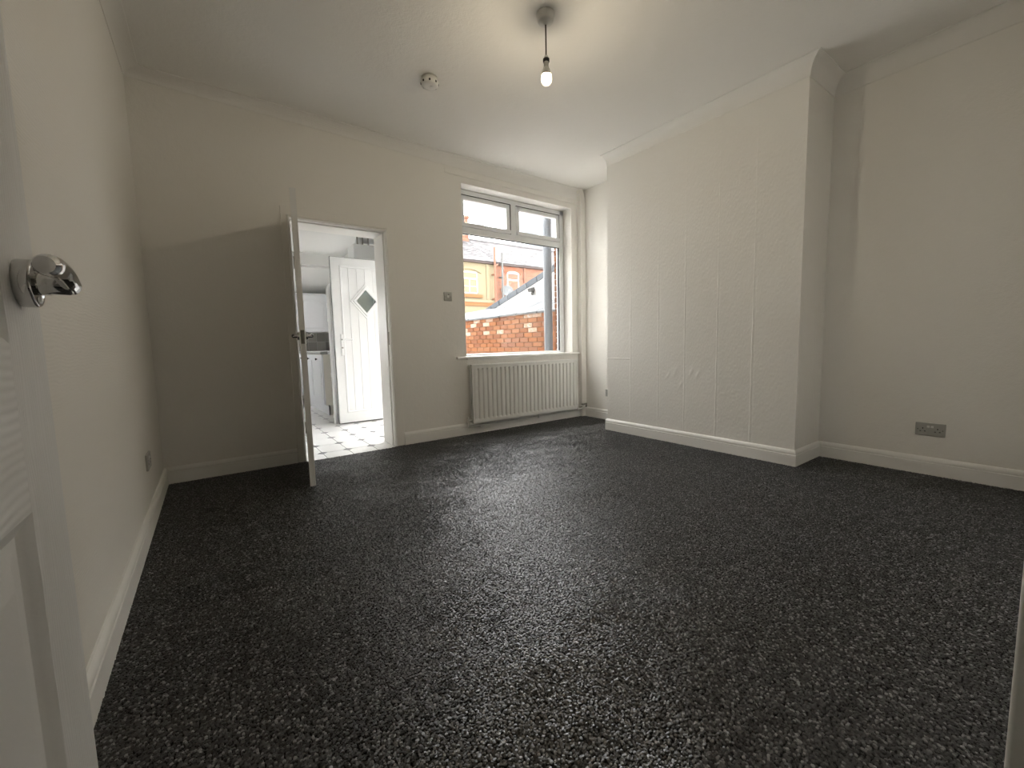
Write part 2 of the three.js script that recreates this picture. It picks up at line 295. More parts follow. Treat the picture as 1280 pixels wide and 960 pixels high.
// ------------------------------------------------------------------ door leaf with four moulded panels, and its lever handles
// local axes: x from the hinge 0..w, y up, z through the thickness (front face at +t/2)
function panelFace(x0, x1, y0, y1, t, sgn) { // nested rectangles: moulding dips, flat, raised field
  const rings = [[0, 0], [0.004, -0.0015], [0.010, -0.006], [0.018, -0.0095], [0.022, -0.0095], [0.040, -0.0085], [0.058, -0.002], [0.060, -0.002]], pos = [];
  const C = ([i, d]) => [[x0 + i, y0 + i], [x1 - i, y0 + i], [x1 - i, y1 - i], [x0 + i, y1 - i]].map(([x, y]) => [x, y, sgn * (t / 2 + d)]);
  const quad = (a, b, c, d) => (sgn > 0 ? pos.push(...a, ...b, ...c, ...a, ...c, ...d) : pos.push(...a, ...c, ...b, ...a, ...d, ...c));
  for (let r = 0; r + 1 < rings.length; r++) { const A = C(rings[r]), B = C(rings[r + 1]); for (let k = 0; k < 4; k++) { const l = (k + 1) % 4; quad(A[k], A[l], B[l], B[k]); } }
  quad(...C(rings.at(-1)));
  const g = new THREE.BufferGeometry(); g.setAttribute('position', new THREE.Float32BufferAttribute(pos, 3)); g.computeVertexNormals(); return toCreasedNormals(g, 0.35);
}
function makeLeaf(root, w, h, t) {
  const y0 = 0.012, top = y0 + h, st = 0.113, mid = 0.10, p = (w - 2 * st - mid) / 2;
  for (const x of [0, w - st]) mesh('stile', rbox(x, x + st, y0, top, -t / 2, t / 2, 0.002), M.doorUp, root);
  const c0 = st + p, c1 = c0 + mid;
  for (const [a, b] of [[y0, 0.20], [0.785, 0.962], [1.86, top]]) mesh('rail', box(st, w - st, a, b, -t / 2, t / 2), M.doorAcross, root);
  for (const [a, b] of [[0.20, 0.785], [0.962, 1.86]]) {
    mesh('muntin', box(c0, c1, a, b, -t / 2, t / 2), M.doorUp, root);
    for (const x of [st, c1]) mesh('panel', [panelFace(x, x + p, a, b, t, 1), panelFace(x, x + p, a, b, t, -1)], M.doorSmooth, root);
  }
  // latch plate and bolt on the free edge
  mesh('latch_plate', [rbox(w - 0.0005, w + 0.0015, 0.985, 1.075, -0.011, 0.011, 0.0005), rbox(w, w + 0.009, 1.02, 1.038, -0.006, 0.006, 0.001)], M.steel, root);
  for (const y of [0.24, 1.60]) mesh('hinge', [rbox(-0.004, 0.03, y, y + 0.1, t / 2 - 0.001, t / 2 + 0.002, 0.0005), cyl(0.006, 0.1, 12).translate(-0.006, y + 0.05, t / 2 + 0.003)], M.steel, root);
}
function lever(root, x, y, t, sgn) { // sgn: which face; the lever points at the hinge
  const h = mesh('handle', [lathe([[0, 0], [0.0255, 0], [0.0262, 0.002], [0.0262, 0.0125], [0.0248, 0.0142], [0.0225, 0.0142], [0.0218, 0.0134], [0.013, 0.0134], [0, 0.0134]], 48).rotateX(sgn * Math.PI / 2).translate(x, y, sgn * t / 2)], M.chrome, root);
  const nz = sgn * (t / 2 + 0.0134), o = sgn * 0.030;
  mesh('neck', lathe([[0.0125, 0], [0.0125, 0.010], [0.0115, 0.012], [0.0115, 0.026], [0.009, 0.029], [0, 0.029]], 32).rotateX(sgn * Math.PI / 2).translate(x, y, nz), M.chrome, h);
  const pts = []; for (let i = 0; i <= 20; i++) { const s = i / 20; pts.push(V(x + 0.010 - 0.098 * s, y + 0.010 * Math.sin(s * 2.2) + 0.001, nz + o * (0.86 + 0.06 * Math.sin(s * Math.PI)) )); }
  mesh('lever', sweep(pts, (s) => 0.0085 + 0.0035 * s * s - 0.004 * Math.max(0, s - 0.92) * 12, (s) => 0.0115 - 0.0005 * s - 0.003 * Math.max(0, s - 0.92) * 12, V(0, 1, 0), 24), M.chrome, h);
  for (const k of [-1, 1]) mesh('screw', cyl(0.004, 0.001, 12).rotateX(Math.PI / 2).translate(x, y + k * 0.0178, nz), M.steel, h);
  return h;
}
{ // the entry door beside the camera, open against the left wall
  const t = 0.035, d = group('door_1', [0.163 - t / 2, 0, D + 0.014], Math.PI / 2, { kind: 'structure', label: 'white moulded panel door standing open along the left wall at the near left edge', category: 'door' });
  makeLeaf(d, 0.762, 1.969, t); lever(d, 0.762 - 0.062, 1.029, t, 1); lever(d, 0.762 - 0.062, 1.029, t, -1);
}
{ // the kitchen door, open and seen edge on
  const t = 0.036, a = Math.PI * 1.5 + 0.104, d = group('door_2', [0.957, 0, 0.022], a, { kind: 'structure', label: 'white kitchen door standing open and seen edge on beside the tiled doorway', category: 'door' });
  d.rotation.y = -Math.PI / 2 - 0.160;
  makeLeaf(d, 0.770, 1.97, t); lever(d, 0.70, 1.036, t, 1); lever(d, 0.70, 1.036, t, -1);
}
// door linings and their flat boards
struct('trim_6', [ // kitchen doorway
  rbox(DX0, DX0 + 0.004, 0, DH, -BT - 0.006, 0.002, 0.001), rbox(DX1 - 0.004, DX1, 0, DH, -BT - 0.006, 0.002, 0.001), rbox(DX0, DX1, DH - 0.004, DH, -BT - 0.006, 0.002, 0.001),
  rbox(DX0 - 0.018, DX0 - 0.003, 0, DH + 0.02, -0.001, 0.018, 0.005), rbox(DX1, DX1 + 0.013, 0, DH + 0.014, 0, 0.016, 0.005), rbox(DX0 - 0.012, DX1 + 0.013, DH, DH + 0.014, 0, 0.016, 0.005),
  rbox(DX1 - 0.014, DX1, 0, DH, -0.055, -0.040, 0.002), rbox(DX0, DX0 + 0.005, 0, DH, -0.055, -0.040, 0.002), rbox(DX0, DX1, DH - 0.014, DH, -0.055, -0.040, 0.002)], M.gloss);
struct('trim_9', [rbox(0.862, DX0 - 0.018, 0, 2.088, -0.001, 0.010, 0.002), rbox(DX1 + 0.016, 1.795, 0, 2.088, -0.001, 0.008, 0.002), rbox(0.862, 1.795, DH + 0.022, 2.09, -0.001, 0.007, 0.002)], M.wall);
mesh('keep_plate', rbox(DX1 - 0.0055, DX1 - 0.0035, 0.97, 1.09, -0.036, -0.012, 0.0005), M.steel, scene.getObjectByName('trim_6'));
struct('trim_7', [ // entry doorway round the camera
  box(0.926, 0.93, -0.01, 2.02, D, D + 0.12), box(0.125, 0.93, 2.016, 2.02, D, D + 0.12), box(0.125, 0.127, -0.01, 2.02, D + 0.03, D + 0.12),
  rbox(0.912, 0.985, 0, 2.08, D - 0.0155, D + 0.001, 0.004), rbox(0.06, 0.985, 2.022, 2.085, D - 0.0155, D + 0.001, 0.004)], M.gloss);

// ------------------------------------------------------------------ window
{
  const w = group('window_1', [0, 0, 0], 0, { kind: 'structure', label: 'white framed window with two small top lights above one large pane looking onto the yard', category: 'window' });
  const zf = -0.14, zb = -0.205, x0 = WX0 + 0.004, x1 = WX1 - 0.006, y0 = 0.832, y1 = WY1 - 0.004;
  mesh('frame', [rbox(x0, x0 + 0.062, y0, y1, zb, zf, 0.006), rbox(x1 - 0.066, x1, y0, y1, zb, zf, 0.006), rbox(x0, x1, y1 - 0.05, y1, zb, zf, 0.006), rbox(x0, x1, y0 - 0.005, y0 + 0.022, zb, zf, 0.005)], M.upvc, w);
  mesh('transom', rbox(x0 + 0.05, x1 - 0.05, 2.138, 2.205, zb, zf, 0.006), M.upvc, w);
  mesh('mullion', rbox(3.232, 3.306, 2.19, y1 - 0.03, zb, zf, 0.006), M.upvc, w);
  for (const [a, b] of [[x0 + 0.058, 3.228], [3.310, x1 - 0.062]]) {
    const lo = 2.203, hi = y1 - 0.05, c = mesh('casement', [rbox(a + 0.003, b - 0.003, lo + 0.003, lo + 0.046, zb + 0.01, zf + 0.012, 0.006), rbox(a + 0.003, b - 0.003, hi - 0.048, hi - 0.003, zb + 0.01, zf - 0.004, 0.006), rbox(a + 0.003, a + 0.05, lo + 0.003, hi - 0.003, zb + 0.01, zf - 0.004, 0.006), rbox(b - 0.05, b - 0.003, lo + 0.003, hi - 0.003, zb + 0.01, zf - 0.004, 0.006)], M.upvc, w);
    mesh('gasket', [rbox(a, b, hi - 0.004, hi + 0.003, zb + 0.02, zf - 0.001, 0.001), rbox(b - 0.004, b + 0.004, lo, hi, zb + 0.02, zf - 0.001, 0.001)], M.gasket, c);
    mesh('pane', box(a + 0.045, b - 0.045, lo + 0.04, hi - 0.04, -0.175, -0.1749), M.glass, c);
    const m = (a + b) / 2;
    mesh('handle', [rbox(m - 0.032, m + 0.032, lo + 0.014, lo + 0.034, zf + 0.01, zf + 0.022, 0.004), rbox(m - 0.01, m + 0.085, lo + 0.018, lo + 0.032, zf + 0.02, zf + 0.036, 0.005)], M.upvc, c);
  }
  mesh('pane', box(x0 + 0.06, x1 - 0.064, y0 + 0.02, 2.142, -0.175, -0.1749), M.glass, w);
  mesh('gasket', [rbox(x1 - 0.070, x1 - 0.064, y0 + 0.02, 2.140, -0.18, zf - 0.012, 0.001), rbox(x0 + 0.06, x1 - 0.064, 2.134, 2.139, -0.18, zf - 0.012, 0.001)], M.gasket, w);
  mesh('sill', [rbox(2.39, 4.145, 0.808, 0.832, 0.0005, 0.034, 0.006), box(WX0 + 0.001, WX1 - 0.001, 0.801, 0.832, zb, 0.02)], M.gloss, w);
  mesh('outer_sill', rbox(WX0 - 0.02, WX1 + 0.02, 0.775, 0.80, -0.36, -0.20, 0.004), M.upvc, w);
}

// ------------------------------------------------------------------ radiator
{
  const r = thing('radiator', 'white ribbed panel radiator on the back wall under the window', 'radiator');
  const x0 = 2.515, x1 = 4.034, y0 = 0.126, y1 = 0.738, N = 26, pitch = (x1 - x0 - 0.03) / N, zF = 0.098;
  const prof = (x) => { const u = (x - x0 - 0.015) / pitch, f = u - Math.floor(u); if (u < 0.18 || u > N - 0.18) return 0; const d = Math.abs(f < 0.5 ? f : f - 1) * pitch; return -0.0125 * (1 - THREE.MathUtils.smoothstep(d, 0.007, 0.015)); };
  const xs = [x0]; for (let i = 0; i <= N * 16; i++) xs.push(x0 + 0.015 + i * pitch / 16); xs.push(x1);
  const ys = [[y0, 0], [y0 + 0.035, 0], [y0 + 0.04, 0.3], [y0 + 0.05, 0.85], [y0 + 0.056, 1], [y1 - 0.05, 1], [y1 - 0.044, 0.85], [y1 - 0.034, 0.3], [y1 - 0.028, 0], [y1, 0]];
  const pos = [], idx = [], nx = xs.length;
  for (const [y, k] of ys) for (const x of xs) pos.push(x, y, zF + prof(x) * k);
  for (let j = 0; j + 1 < ys.length; j++) for (let i = 0; i + 1 < nx; i++) { const a = j * nx + i; idx.push(a, a + 1, a + nx + 1, a, a + nx + 1, a + nx); }
  const g = new THREE.BufferGeometry(); g.setAttribute('position', new THREE.Float32BufferAttribute(pos, 3)); g.setIndex(idx); g.computeVertexNormals();
  mesh('front_panel', [g, box(x0, x1, y0, y0 + 0.003, 0.082, zF), box(x0, x1, y1 - 0.003, y1, 0.082, zF), box(x0, x0 + 0.002, y0, y1, 0.082, zF), box(x1 - 0.002, x1, y0, y1, 0.082, zF)], M.radiator, r);
  mesh('back_panel', rbox(x0 + 0.01, x1 - 0.01, y0 + 0.01, y1 - 0.01, 0.03, 0.045, 0.004), M.radiator, r);
  const slots = []; for (let i = 0; i < 40; i++) slots.push(box(x0 + 0.02 + i * (x1 - x0 - 0.04) / 40, x0 + 0.026 + i * (x1 - x0 - 0.04) / 40, y1 - 0.004, y1 + 0.006, 0.03, 0.098));
  mesh('top_grille', [rbox(x0 - 0.002, x1 + 0.002, y1 - 0.01, y1 + 0.008, 0.094, 0.101, 0.002), rbox(x0 - 0.002, x1 + 0.002, y1 - 0.01, y1 + 0.008, 0.026, 0.034, 0.002), ...slots], M.radiator, r);
  mesh('valve', [cyl(0.011, 0.055, 16).translate(2.474, 0.155, 0.062), cyl(0.016, 0.02, 16).translate(2.474, 0.135, 0.062), cyl(0.014, 0.022, 16).translate(2.474, 0.187, 0.062), pipe(V(2.47, 0.16, 0.062), V(2.53, 0.16, 0.062), 0.010), pipe(V(2.474, 0.14, 0.062), V(2.474, 0.09, 0.062), 0.0075)], M.radiator, r);
  mesh('valve', [pipe(V(4.03, 0.16, 0.062), V(4.075, 0.16, 0.062), 0.010), cyl(0.012, 0.05, 16).translate(4.072, 0.152, 0.062), pipe(V(4.072, 0.13, 0.062), V(4.072, 0.108, 0.062), 0.0075)], M.radiator, r);
  mesh('bracket', [rbox(2.75, 2.775, 0.16, 0.70, 0.001, 0.03, 0.003)], M.radiator, r); mesh('bracket', [rbox(3.77, 3.795, 0.16, 0.70, 0.001, 0.03, 0.003)], M.radiator, r);
  const p = thing('heating_pipe', 'thin white heating pipe running low along the back skirting under the radiator', 'pipe');
  mesh('pipe', [pipe(V(2.474, 0.088, 0.062), V(2.60, 0.088, 0.034), 0.0075), pipe(V(2.60, 0.088, 0.034), V(4.10, 0.094, 0.034), 0.0075)], M.radiator, p);
  mesh('pipe_clip', [rbox(2.655, 2.675, 0.062, 0.103, 0.016, 0.046, 0.004)], M.radiator, p); mesh('pipe_clip', [rbox(3.45, 3.47, 0.066, 0.107, 0.016, 0.046, 0.004)], M.radiator, p);
  mesh('elbow', [pipe(V(4.06, 0.10, 0.062), V(4.21, 0.125, 0.066), 0.009), pipe(V(4.075, 0.148, 0.085), V(4.20, 0.158, 0.085), 0.0075)], M.radiator, p);
  mesh('stop_valve', [pipe(V(4.125, 0.165, 0.085), V(4.20, 0.165, 0.085), 0.011), cyl(0.013, 0.05, 14).translate(4.20, 0.152, 0.085)], M.steel, p).userData.label = 'dark metal stop valve';
}

// ------------------------------------------------------------------ pendant and smoke alarm
{
  const p = thing('pendant_light', 'lit bare bulb hanging on a short brown cord from a white ceiling rose', 'light', [2.026, H, 1.9]);
  mesh('ceiling_rose', lathe([[0, 0], [0.052, 0], [0.0535, -0.004], [0.0525, -0.009], [0.049, -0.012], [0.046, -0.036], [0.040, -0.046], [0.014, -0.049], [0.012, -0.058], [0, -0.058]].map(([a, b]) => [a, b]).reverse(), 40), M.plastic, p);
  mesh('cord', cyl(0.0042, 0.178, 10).translate(0, -0.143, 0), M.cord, p);
  const h = mesh('lamp_holder', lathe([[0, -0.285], [0.014, -0.285], [0.014, -0.253], [0.017, -0.252], [0.017, -0.240], [0.014, -0.238], [0.011, -0.225], [0.006, -0.222], [0, -0.222]], 24), M.plastic, p);
  mesh('collar', lathe([[0.0145, -0.258], [0.0185, -0.257], [0.0185, -0.241], [0.0145, -0.240]], 24), M.dark, h).userData.label = 'black collar ring';
  mesh('bulb_housing', lathe([[0, -0.331], [0.0285, -0.331], [0.0295, -0.326], [0.0262, -0.311], [0.018, -0.292], [0.0140, -0.284], [0, -0.284]], 32), M.plastic, p);
  const b = mesh('light_bulb', lathe([[0, -0.384], [0.012, -0.3815], [0.022, -0.375], [0.029, -0.364], [0.0315, -0.351], [0.0305, -0.339], [0.0288, -0.3315]], 32), M.bulb, p);
  b.castShadow = false;
  const l = new THREE.PointLight(lin(1, 0.87, 0.65), BULB, 0, 2); l.position.set(2.026, H - 0.346, 1.9); l.castShadow = true; l.shadow.radius = 1.4; l.name = 'pendant_bulb'; scene.add(l);

  const s = thing('smoke_alarm', 'small white round smoke alarm on the ceiling with dark vent slots', 'alarm', [1.721, H, 1.005]);
  mesh('base', lathe([[0, -0.024], [0.052, -0.024], [0.055, -0.021], [0.056, 0], [0, 0]], 40), M.plastic, s);
  mesh('housing', lathe([[0, -0.058], [0.03, -0.058], [0.05, -0.055], [0.059, -0.047], [0.0615, -0.036], [0.060, -0.026], [0.05, -0.023], [0, -0.023]], 40), M.plastic, s);
  for (let k = 0; k < 8; k++) { const a = k / 8 * Math.PI * 2 + 0.35; mesh('vent_slot', rbox(-0.006, 0.006, -0.047, -0.034, -0.004, 0.004, 0.002).translate(0, 0, 0.059).rotateY(a), M.dark, s); }
  mesh('test_button', cyl(0.011, 0.004, 20).translate(0.01, -0.059, 0.008), M.rocker, s);
}

// ------------------------------------------------------------------ switches and sockets (built facing +z, then turned)
function plate(name, label, category, at, turn, w, h, kind) {
  const t = thing(name, label, category, at, turn);
  mesh('face_plate', rbox(-w / 2, w / 2, -h / 2, h / 2, 0, 0.010, 0.003, 3), M.plateGrey, t);
  if (kind === 'double') {
    for (const k of [-1, 1]) {
      const cx = k * 0.036;
      mesh('pin_hole', [rbox(cx - 0.0025, cx + 0.0025, 0.002, 0.011, 0.0085, 0.0106, 0.0005)], M.dark, t);
      for (const q of [-1, 1]) mesh('pin_hole', rbox(cx + q * 0.011 - 0.0042, cx + q * 0.011 + 0.0042, -0.0155, -0.0105, 0.0085, 0.0106, 0.0005), M.dark, t);
      mesh('screw', cyl(0.0028, 0.002, 10).rotateX(Math.PI / 2).translate(k * 0.0602, -0.001, 0.0098), M.dark, t);
      mesh('rocker', rbox(k * 0.0095 - 0.0065, k * 0.0095 + 0.0065, 0.012, 0.026, 0.008, 0.0125, 0.001), M.rocker, t);
    }
  } else if (kind === 'switch') {
    mesh('rocker', rbox(-0.011, 0.011, -0.016, 0.012, 0.008, 0.0125, 0.001), M.rocker, t);
    mesh('indicator', rbox(0.002, 0.014, 0.016, 0.024, 0.009, 0.0108, 0.001), M.dark, t);
    for (const k of [-1, 1]) mesh('screw', cyl(0.003, 0.002, 10).rotateX(Math.PI / 2).translate(k * 0.0302, -0.004, 0.0098), M.dark, t);
  }
  return t;
}
plate('wall_switch', 'small square grey switch plate on the back wall left of the window', 'switch', [2.318, 1.444, 0], 0, 0.088, 0.088, 'switch');
plate('wall_socket', 'grey double socket with white rockers low on the right wall past the chimney breast', 'socket', [W, 0.311, 3.243], -Math.PI / 2, 0.147, 0.088, 'double');
plate('wall_socket', 'double socket low on the left wall near the back corner', 'socket', [0, 0.35, 0.81], Math.PI / 2, 0.147, 0.088, 'double');
plate('wall_socket', 'socket plate half hidden in the far alcove behind the chimney breast', 'socket', [W, 0.332, 0.462], -Math.PI / 2, 0.147, 0.088, 'double');

// ------------------------------------------------------------------ kitchen beyond the doorway
const KC = 2.585;
struct('wall_kitchen_left', box(-0.2, 0, -0.2, KC + 0.2, KZ - 0.2, -BT), M.kitchenWall);
struct('wall_kitchen_right', [box(KR, KR + 0.1, -0.2, KC + 0.2, -0.66, -BT), box(KR, KR + 0.1, 2.10, KC + 0.2, -1.58, -0.66), box(KR, KR + 0.1, -0.2, KC + 0.2, -2.8, -1.58), box(KR, KR + 0.1, -0.2, 1.06, -4.1, -2.8), box(KR, KR + 0.1, 2.10, KC + 0.2, -4.1, -2.8), box(KR, KR + 0.1, -0.2, KC + 0.2, KZ - 0.2, -4.1)], M.kitchenWall);
struct('wall_kitchen_far', [box(0, 0.12, -0.2, KC + 0.2, KZ - 0.2, KZ), box(0.12, 1.26, -0.2, 1.06, KZ - 0.2, KZ), box(0.12, 1.26, 1.95, KC + 0.2, KZ - 0.2, KZ), box(1.26, KR, -0.2, KC + 0.2, KZ - 0.2, KZ)], M.kitchenWall);
{ // two windows added out of sight to bring daylight onto kitchen units and ceiling
  const a = struct('window_2', [rbox(0.122, 0.18, 1.062, 1.948, KZ - 0.14, KZ - 0.08), rbox(1.20, 1.258, 1.062, 1.948, KZ - 0.14, KZ - 0.08), rbox(0.12, 1.26, 1.062, 1.12, KZ - 0.14, KZ - 0.08), rbox(0.12, 1.26, 1.89, 1.948, KZ - 0.14, KZ - 0.08), rbox(0.66, 0.72, 1.07, 1.94, KZ - 0.14, KZ - 0.08)], M.upvc);
  mesh('pane', box(0.17, 1.21, 1.11, 1.90, KZ - 0.112, KZ - 0.108), M.glass, a);
  const b = struct('window_3', [rbox(KR + 0.02, KR + 0.08, 1.062, 2.098, -4.098, -4.04), rbox(KR + 0.02, KR + 0.08, 1.062, 2.098, -2.86, -2.802), rbox(KR + 0.02, KR + 0.08, 1.062, 1.12, -4.1, -2.8), rbox(KR + 0.02, KR + 0.08, 2.04, 2.098, -4.1, -2.8)], M.upvc);
  mesh('pane', box(KR + 0.048, KR + 0.052, 1.11, 2.05, -4.05, -2.85), M.glass, b);
}
struct('ceiling_kitchen', [box(0, KR, KC, KC + 0.2, -4.1, -BT)], M.kitchenWall);
struct('trim_8', [box(0, KR, 2.387, KC + 0.1, -4.19, -4.1)], M.kitchenWall);
{ // ceiling that slopes down to the far wall behind the beam
  const s = new THREE.Shape(); s.moveTo(4.2, 2.36); s.lineTo(5.0, 1.975); s.lineTo(5.0, 2.8); s.lineTo(4.2, 2.8); s.closePath();
  struct('ceiling_slope', new THREE.ExtrudeGeometry(s, { depth: KR, bevelEnabled: false }).rotateY(Math.PI / 2).translate(0, 0, 0), M.kitchenWall);
}
{ // tiled floor: elongated octagons with small dark diamonds
  const f = struct('floor_kitchen', box(0, KR, -0.2, -0.004, KZ, 0.022), M.grout);
  const px = 0.2215, pz = 0.3285, hx = 0.042, hz = 0.048, ox = 1.093 - 5 * px, oz = -0.212 + 0.3285, gap = 0.0018;
  const ext = (pts, x0, x1, z0, z1) => { // clip to the floor
    let p = pts; const clip = (ins, cut) => { const o = []; for (let i = 0; i < p.length; i++) { const a = p[i], b = p[(i + 1) % p.length], ia = ins(a), ib = ins(b); if (ia) o.push(a); if (ia !== ib) o.push(cut(a, b)); } p = o; };
    const L = (k, v) => (a, b) => { const t = (v - a[k]) / (b[k] - a[k]); return [a[0] + t * (b[0] - a[0]), a[1] + t * (b[1] - a[1])]; };
    clip((a) => a[0] >= x0, L(0, x0)); clip((a) => a[0] <= x1, L(0, x1)); clip((a) => a[1] >= z0, L(1, z0)); clip((a) => a[1] <= z1, L(1, z1));
    if (p.length < 3) return null;
    const s = new THREE.Shape(p.map(([x, z]) => new THREE.Vector2(x, -z)));
    return new THREE.ExtrudeGeometry(s, { depth: 0.0035, bevelEnabled: true, bevelSize: 0.0006, bevelThickness: 0.0006, bevelSegments: 1, bevelOffset: -0.0006 }).rotateX(-Math.PI / 2).translate(0, -0.0042, 0);
  };
  const full = {};
  for (let j = -1; j < 15; j++) for (let i = 2; i < 11; i++) {
    const x = ox + i * px, z = oz - j * pz, b = gap;
    const put = (pts, key, mat, name, cx, cz) => {
      const lx0 = DX0 - 0.05 + 0.001, inDoor = cz > -0.25; const X0 = inDoor ? DX0 + 0.0045 : 0, X1 = inDoor ? DX1 - 0.0045 : KR - 0.001;
      const world = pts.map(([u, v]) => [u + cx, v + cz]), cut = world.some(([u, v]) => u < X0 || u > X1 || v > 0.022 || v < KZ + 0.001);
      let g, o;
      if (!cut) { g = full[key] ??= metreUV(ext(pts, -9, 9, -9, 9)); o = new THREE.Mesh(g, mat); o.position.set(cx, 0, cz); } else { g = ext(world, X0, X1, KZ + 0.001, 0.022); if (!g) return; o = new THREE.Mesh(metreUV(g), mat); }
      o.name = name; o.castShadow = o.receiveShadow = true; f.add(o);
    };
    const A = px / 2 - b, B = pz / 2 - b, kx = hx + b, kz = hz + b;
    put([[-px / 2 + kx, -B], [px / 2 - kx, -B], [A, -pz / 2 + kz], [A, pz / 2 - kz], [px / 2 - kx, B], [-px / 2 + kx, B], [-A, pz / 2 - kz], [-A, -pz / 2 + kz]], 'o', M.tile[(i * 7 + j * 5 + 20) % 3], 'tile', x + px / 2, z - pz / 2);
    put([[-hx + b, 0], [0, -hz + b], [hx - b, 0], [0, hz - b]], 'd', M.tileDark, 'inset_tile', x, z);
  }
}
{ // white plastic back door, open into the kitchen: lock edge at x 1.578
  const d = group('door_3', [1.578, 0, -1.577], 0, { kind: 'structure', label: 'white plastic back door with a diamond glass pane standing open in the kitchen', category: 'door' });
  const w = 0.80, y0 = 0.014, y1 = 2.052, t = 0.044, px0 = 0.10, px1 = w - 0.10, py0 = 0.14, py1 = 1.952;
  mesh('frame', [rbox(0, px0, y0, y1, -t, 0, 0.005), rbox(px1, w, y0, y1, -t, 0, 0.005), rbox(px0 - 0.01, px1 + 0.01, y0, py0, -t, 0, 0.005), rbox(px0 - 0.01, px1 + 0.01, py1, y1, -t, 0, 0.005)], M.upvc, d);
  const bead = (x0, y0_, x1, y1_, k) => [rbox(x0, x1, y0_, y0_ + k, -0.012, 0.006, 0.004), rbox(x0, x1, y1_ - k, y1_, -0.012, 0.006, 0.004), rbox(x0, x0 + k, y0_, y1_, -0.012, 0.006, 0.004), rbox(x1 - k, x1, y0_, y1_, -0.012, 0.006, 0.004)];
  mesh('bead', bead(px0 - 0.002, py0 - 0.002, px1 + 0.002, py1 + 0.002, 0.022), M.upvc, d);
  const cx = 0.405, cy = 1.532, N = 6, pw = (px1 - px0) / N, hw = 0.140, hh = 0.163; // planks, cut round the diamond
  for (let i = 0; i < N; i++) {
    const a = px0 + i * pw + 0.003, b = px0 + (i + 1) * pw - 0.003, s = new THREE.Shape([[a, py0], [b, py0], [b, py1], [a, py1]].map((q) => new THREE.Vector2(...q)));
    const lo = Math.max(a, cx - hw), hi = Math.min(b, cx + hw);
    if (hi > lo) { const H_ = (x) => hh * (1 - Math.abs(x - cx) / hw), xs = [lo, ...(cx > lo && cx < hi ? [cx] : []), hi]; 
      if (lo > a + 1e-6 || hi < b - 1e-6) { const e = [...xs.map((x) => [x, cy + H_(x)]), ...xs.slice().reverse().map((x) => [x, cy - H_(x)])].filter((q, k, l) => k === 0 || Math.hypot(q[0] - l[k - 1][0], q[1] - l[k - 1][1]) > 1e-5).map(([x, y]) => [Math.min(Math.max(x, a + 0.001), b - 0.001), y]); s.holes.push(new THREE.Path(e.map((q) => new THREE.Vector2(...q)))); mesh('plank', new THREE.ExtrudeGeometry(s, { depth: 0.02, bevelEnabled: false }).translate(0, 0, -0.030), M.upvc, d); continue; }
      const up = new THREE.Shape([...xs.map((x) => [x, cy + H_(x)]), [b, py1], [a, py1]].map((q) => new THREE.Vector2(...q))), dn = new THREE.Shape([[a, py0], [b, py0], ...xs.slice().reverse().map((x) => [x, cy - H_(x)])].map((q) => new THREE.Vector2(...q)));
      mesh('plank', [up, dn].map((q) => new THREE.ExtrudeGeometry(q, { depth: 0.02, bevelEnabled: false }).translate(0, 0, -0.030)), M.upvc, d); continue; }
    mesh('plank', new THREE.ExtrudeGeometry(s, { depth: 0.02, bevelEnabled: false }).translate(0, 0, -0.030), M.upvc, d);
  }
  { // backing behind the grooves, open at the diamond
    const s = new THREE.Shape([[px0, py0], [px1, py0], [px1, py1], [px0, py1]].map((q) => new THREE.Vector2(...q)));
    s.holes.push(new THREE.Path([[cx - hw, cy], [cx, cy + hh], [cx + hw, cy], [cx, cy - hh]].map((q) => new THREE.Vector2(...q))));
    mesh('backing', new THREE.ExtrudeGeometry(s, { depth: 0.022, bevelEnabled: false }).translate(0, 0, -0.0375), M.upvc, d);
    const ring = (k0, k1, z, dp) => { const o = new THREE.Shape([[cx - hw * k0, cy], [cx, cy - hh * k0], [cx + hw * k0, cy], [cx, cy + hh * k0]].map((q) => new THREE.Vector2(...q))); o.holes.push(new THREE.Path([[cx - hw * k1, cy], [cx, cy - hh * k1], [cx + hw * k1, cy], [cx, cy + hh * k1]].map((q) => new THREE.Vector2(...q)))); return new THREE.ExtrudeGeometry(o, { depth: dp, bevelEnabled: true, bevelSize: 0.003, bevelThickness: 0.003, bevelSegments: 2 }).translate(0, 0, z); };
    const fr = mesh('diamond_frame', [ring(1.35, 1.0, -0.012, 0.006), ring(1.12, 0.92, -0.012, 0.016)], M.upvc, d);
    mesh('pane', new THREE.ExtrudeGeometry(new THREE.Shape([[cx - hw, cy], [cx, cy - hh], [cx + hw, cy], [cx, cy + hh]].map((q) => new THREE.Vector2(...q))), { depth: 0.004, bevelEnabled: false }).translate(0, 0, -0.024), M.obscure, fr);
  }
  const h = mesh('handle', rbox(0.082 - 0.016, 0.098, 0.855, 1.125, 0.0, 0.010, 0.006), M.upvc, d);
  mesh('lever', [pipe(V(0.082, 1.055, 0), V(0.082, 1.055, 0.045), 0.009), rbox(0.075, 0.205, 1.045, 1.065, 0.036, 0.052, 0.007)], M.upvc, h);
  mesh('keyhole', cyl(0.010, 0.003, 14).rotateX(Math.PI / 2).translate(0.083, 0.955, 0.010), M.steel, h);
  mesh('seal', [rbox(-0.0025, 0.003, y0, y1, -t + 0.008, -0.026, 0.001), rbox(0, w, y1 - 0.002, y1 + 0.004, -t + 0.006, -0.01, 0.001), rbox(0, w, 0.006, y0 + 0.002, -t + 0.006, -0.006, 0.001)], M.gasket, d);
}
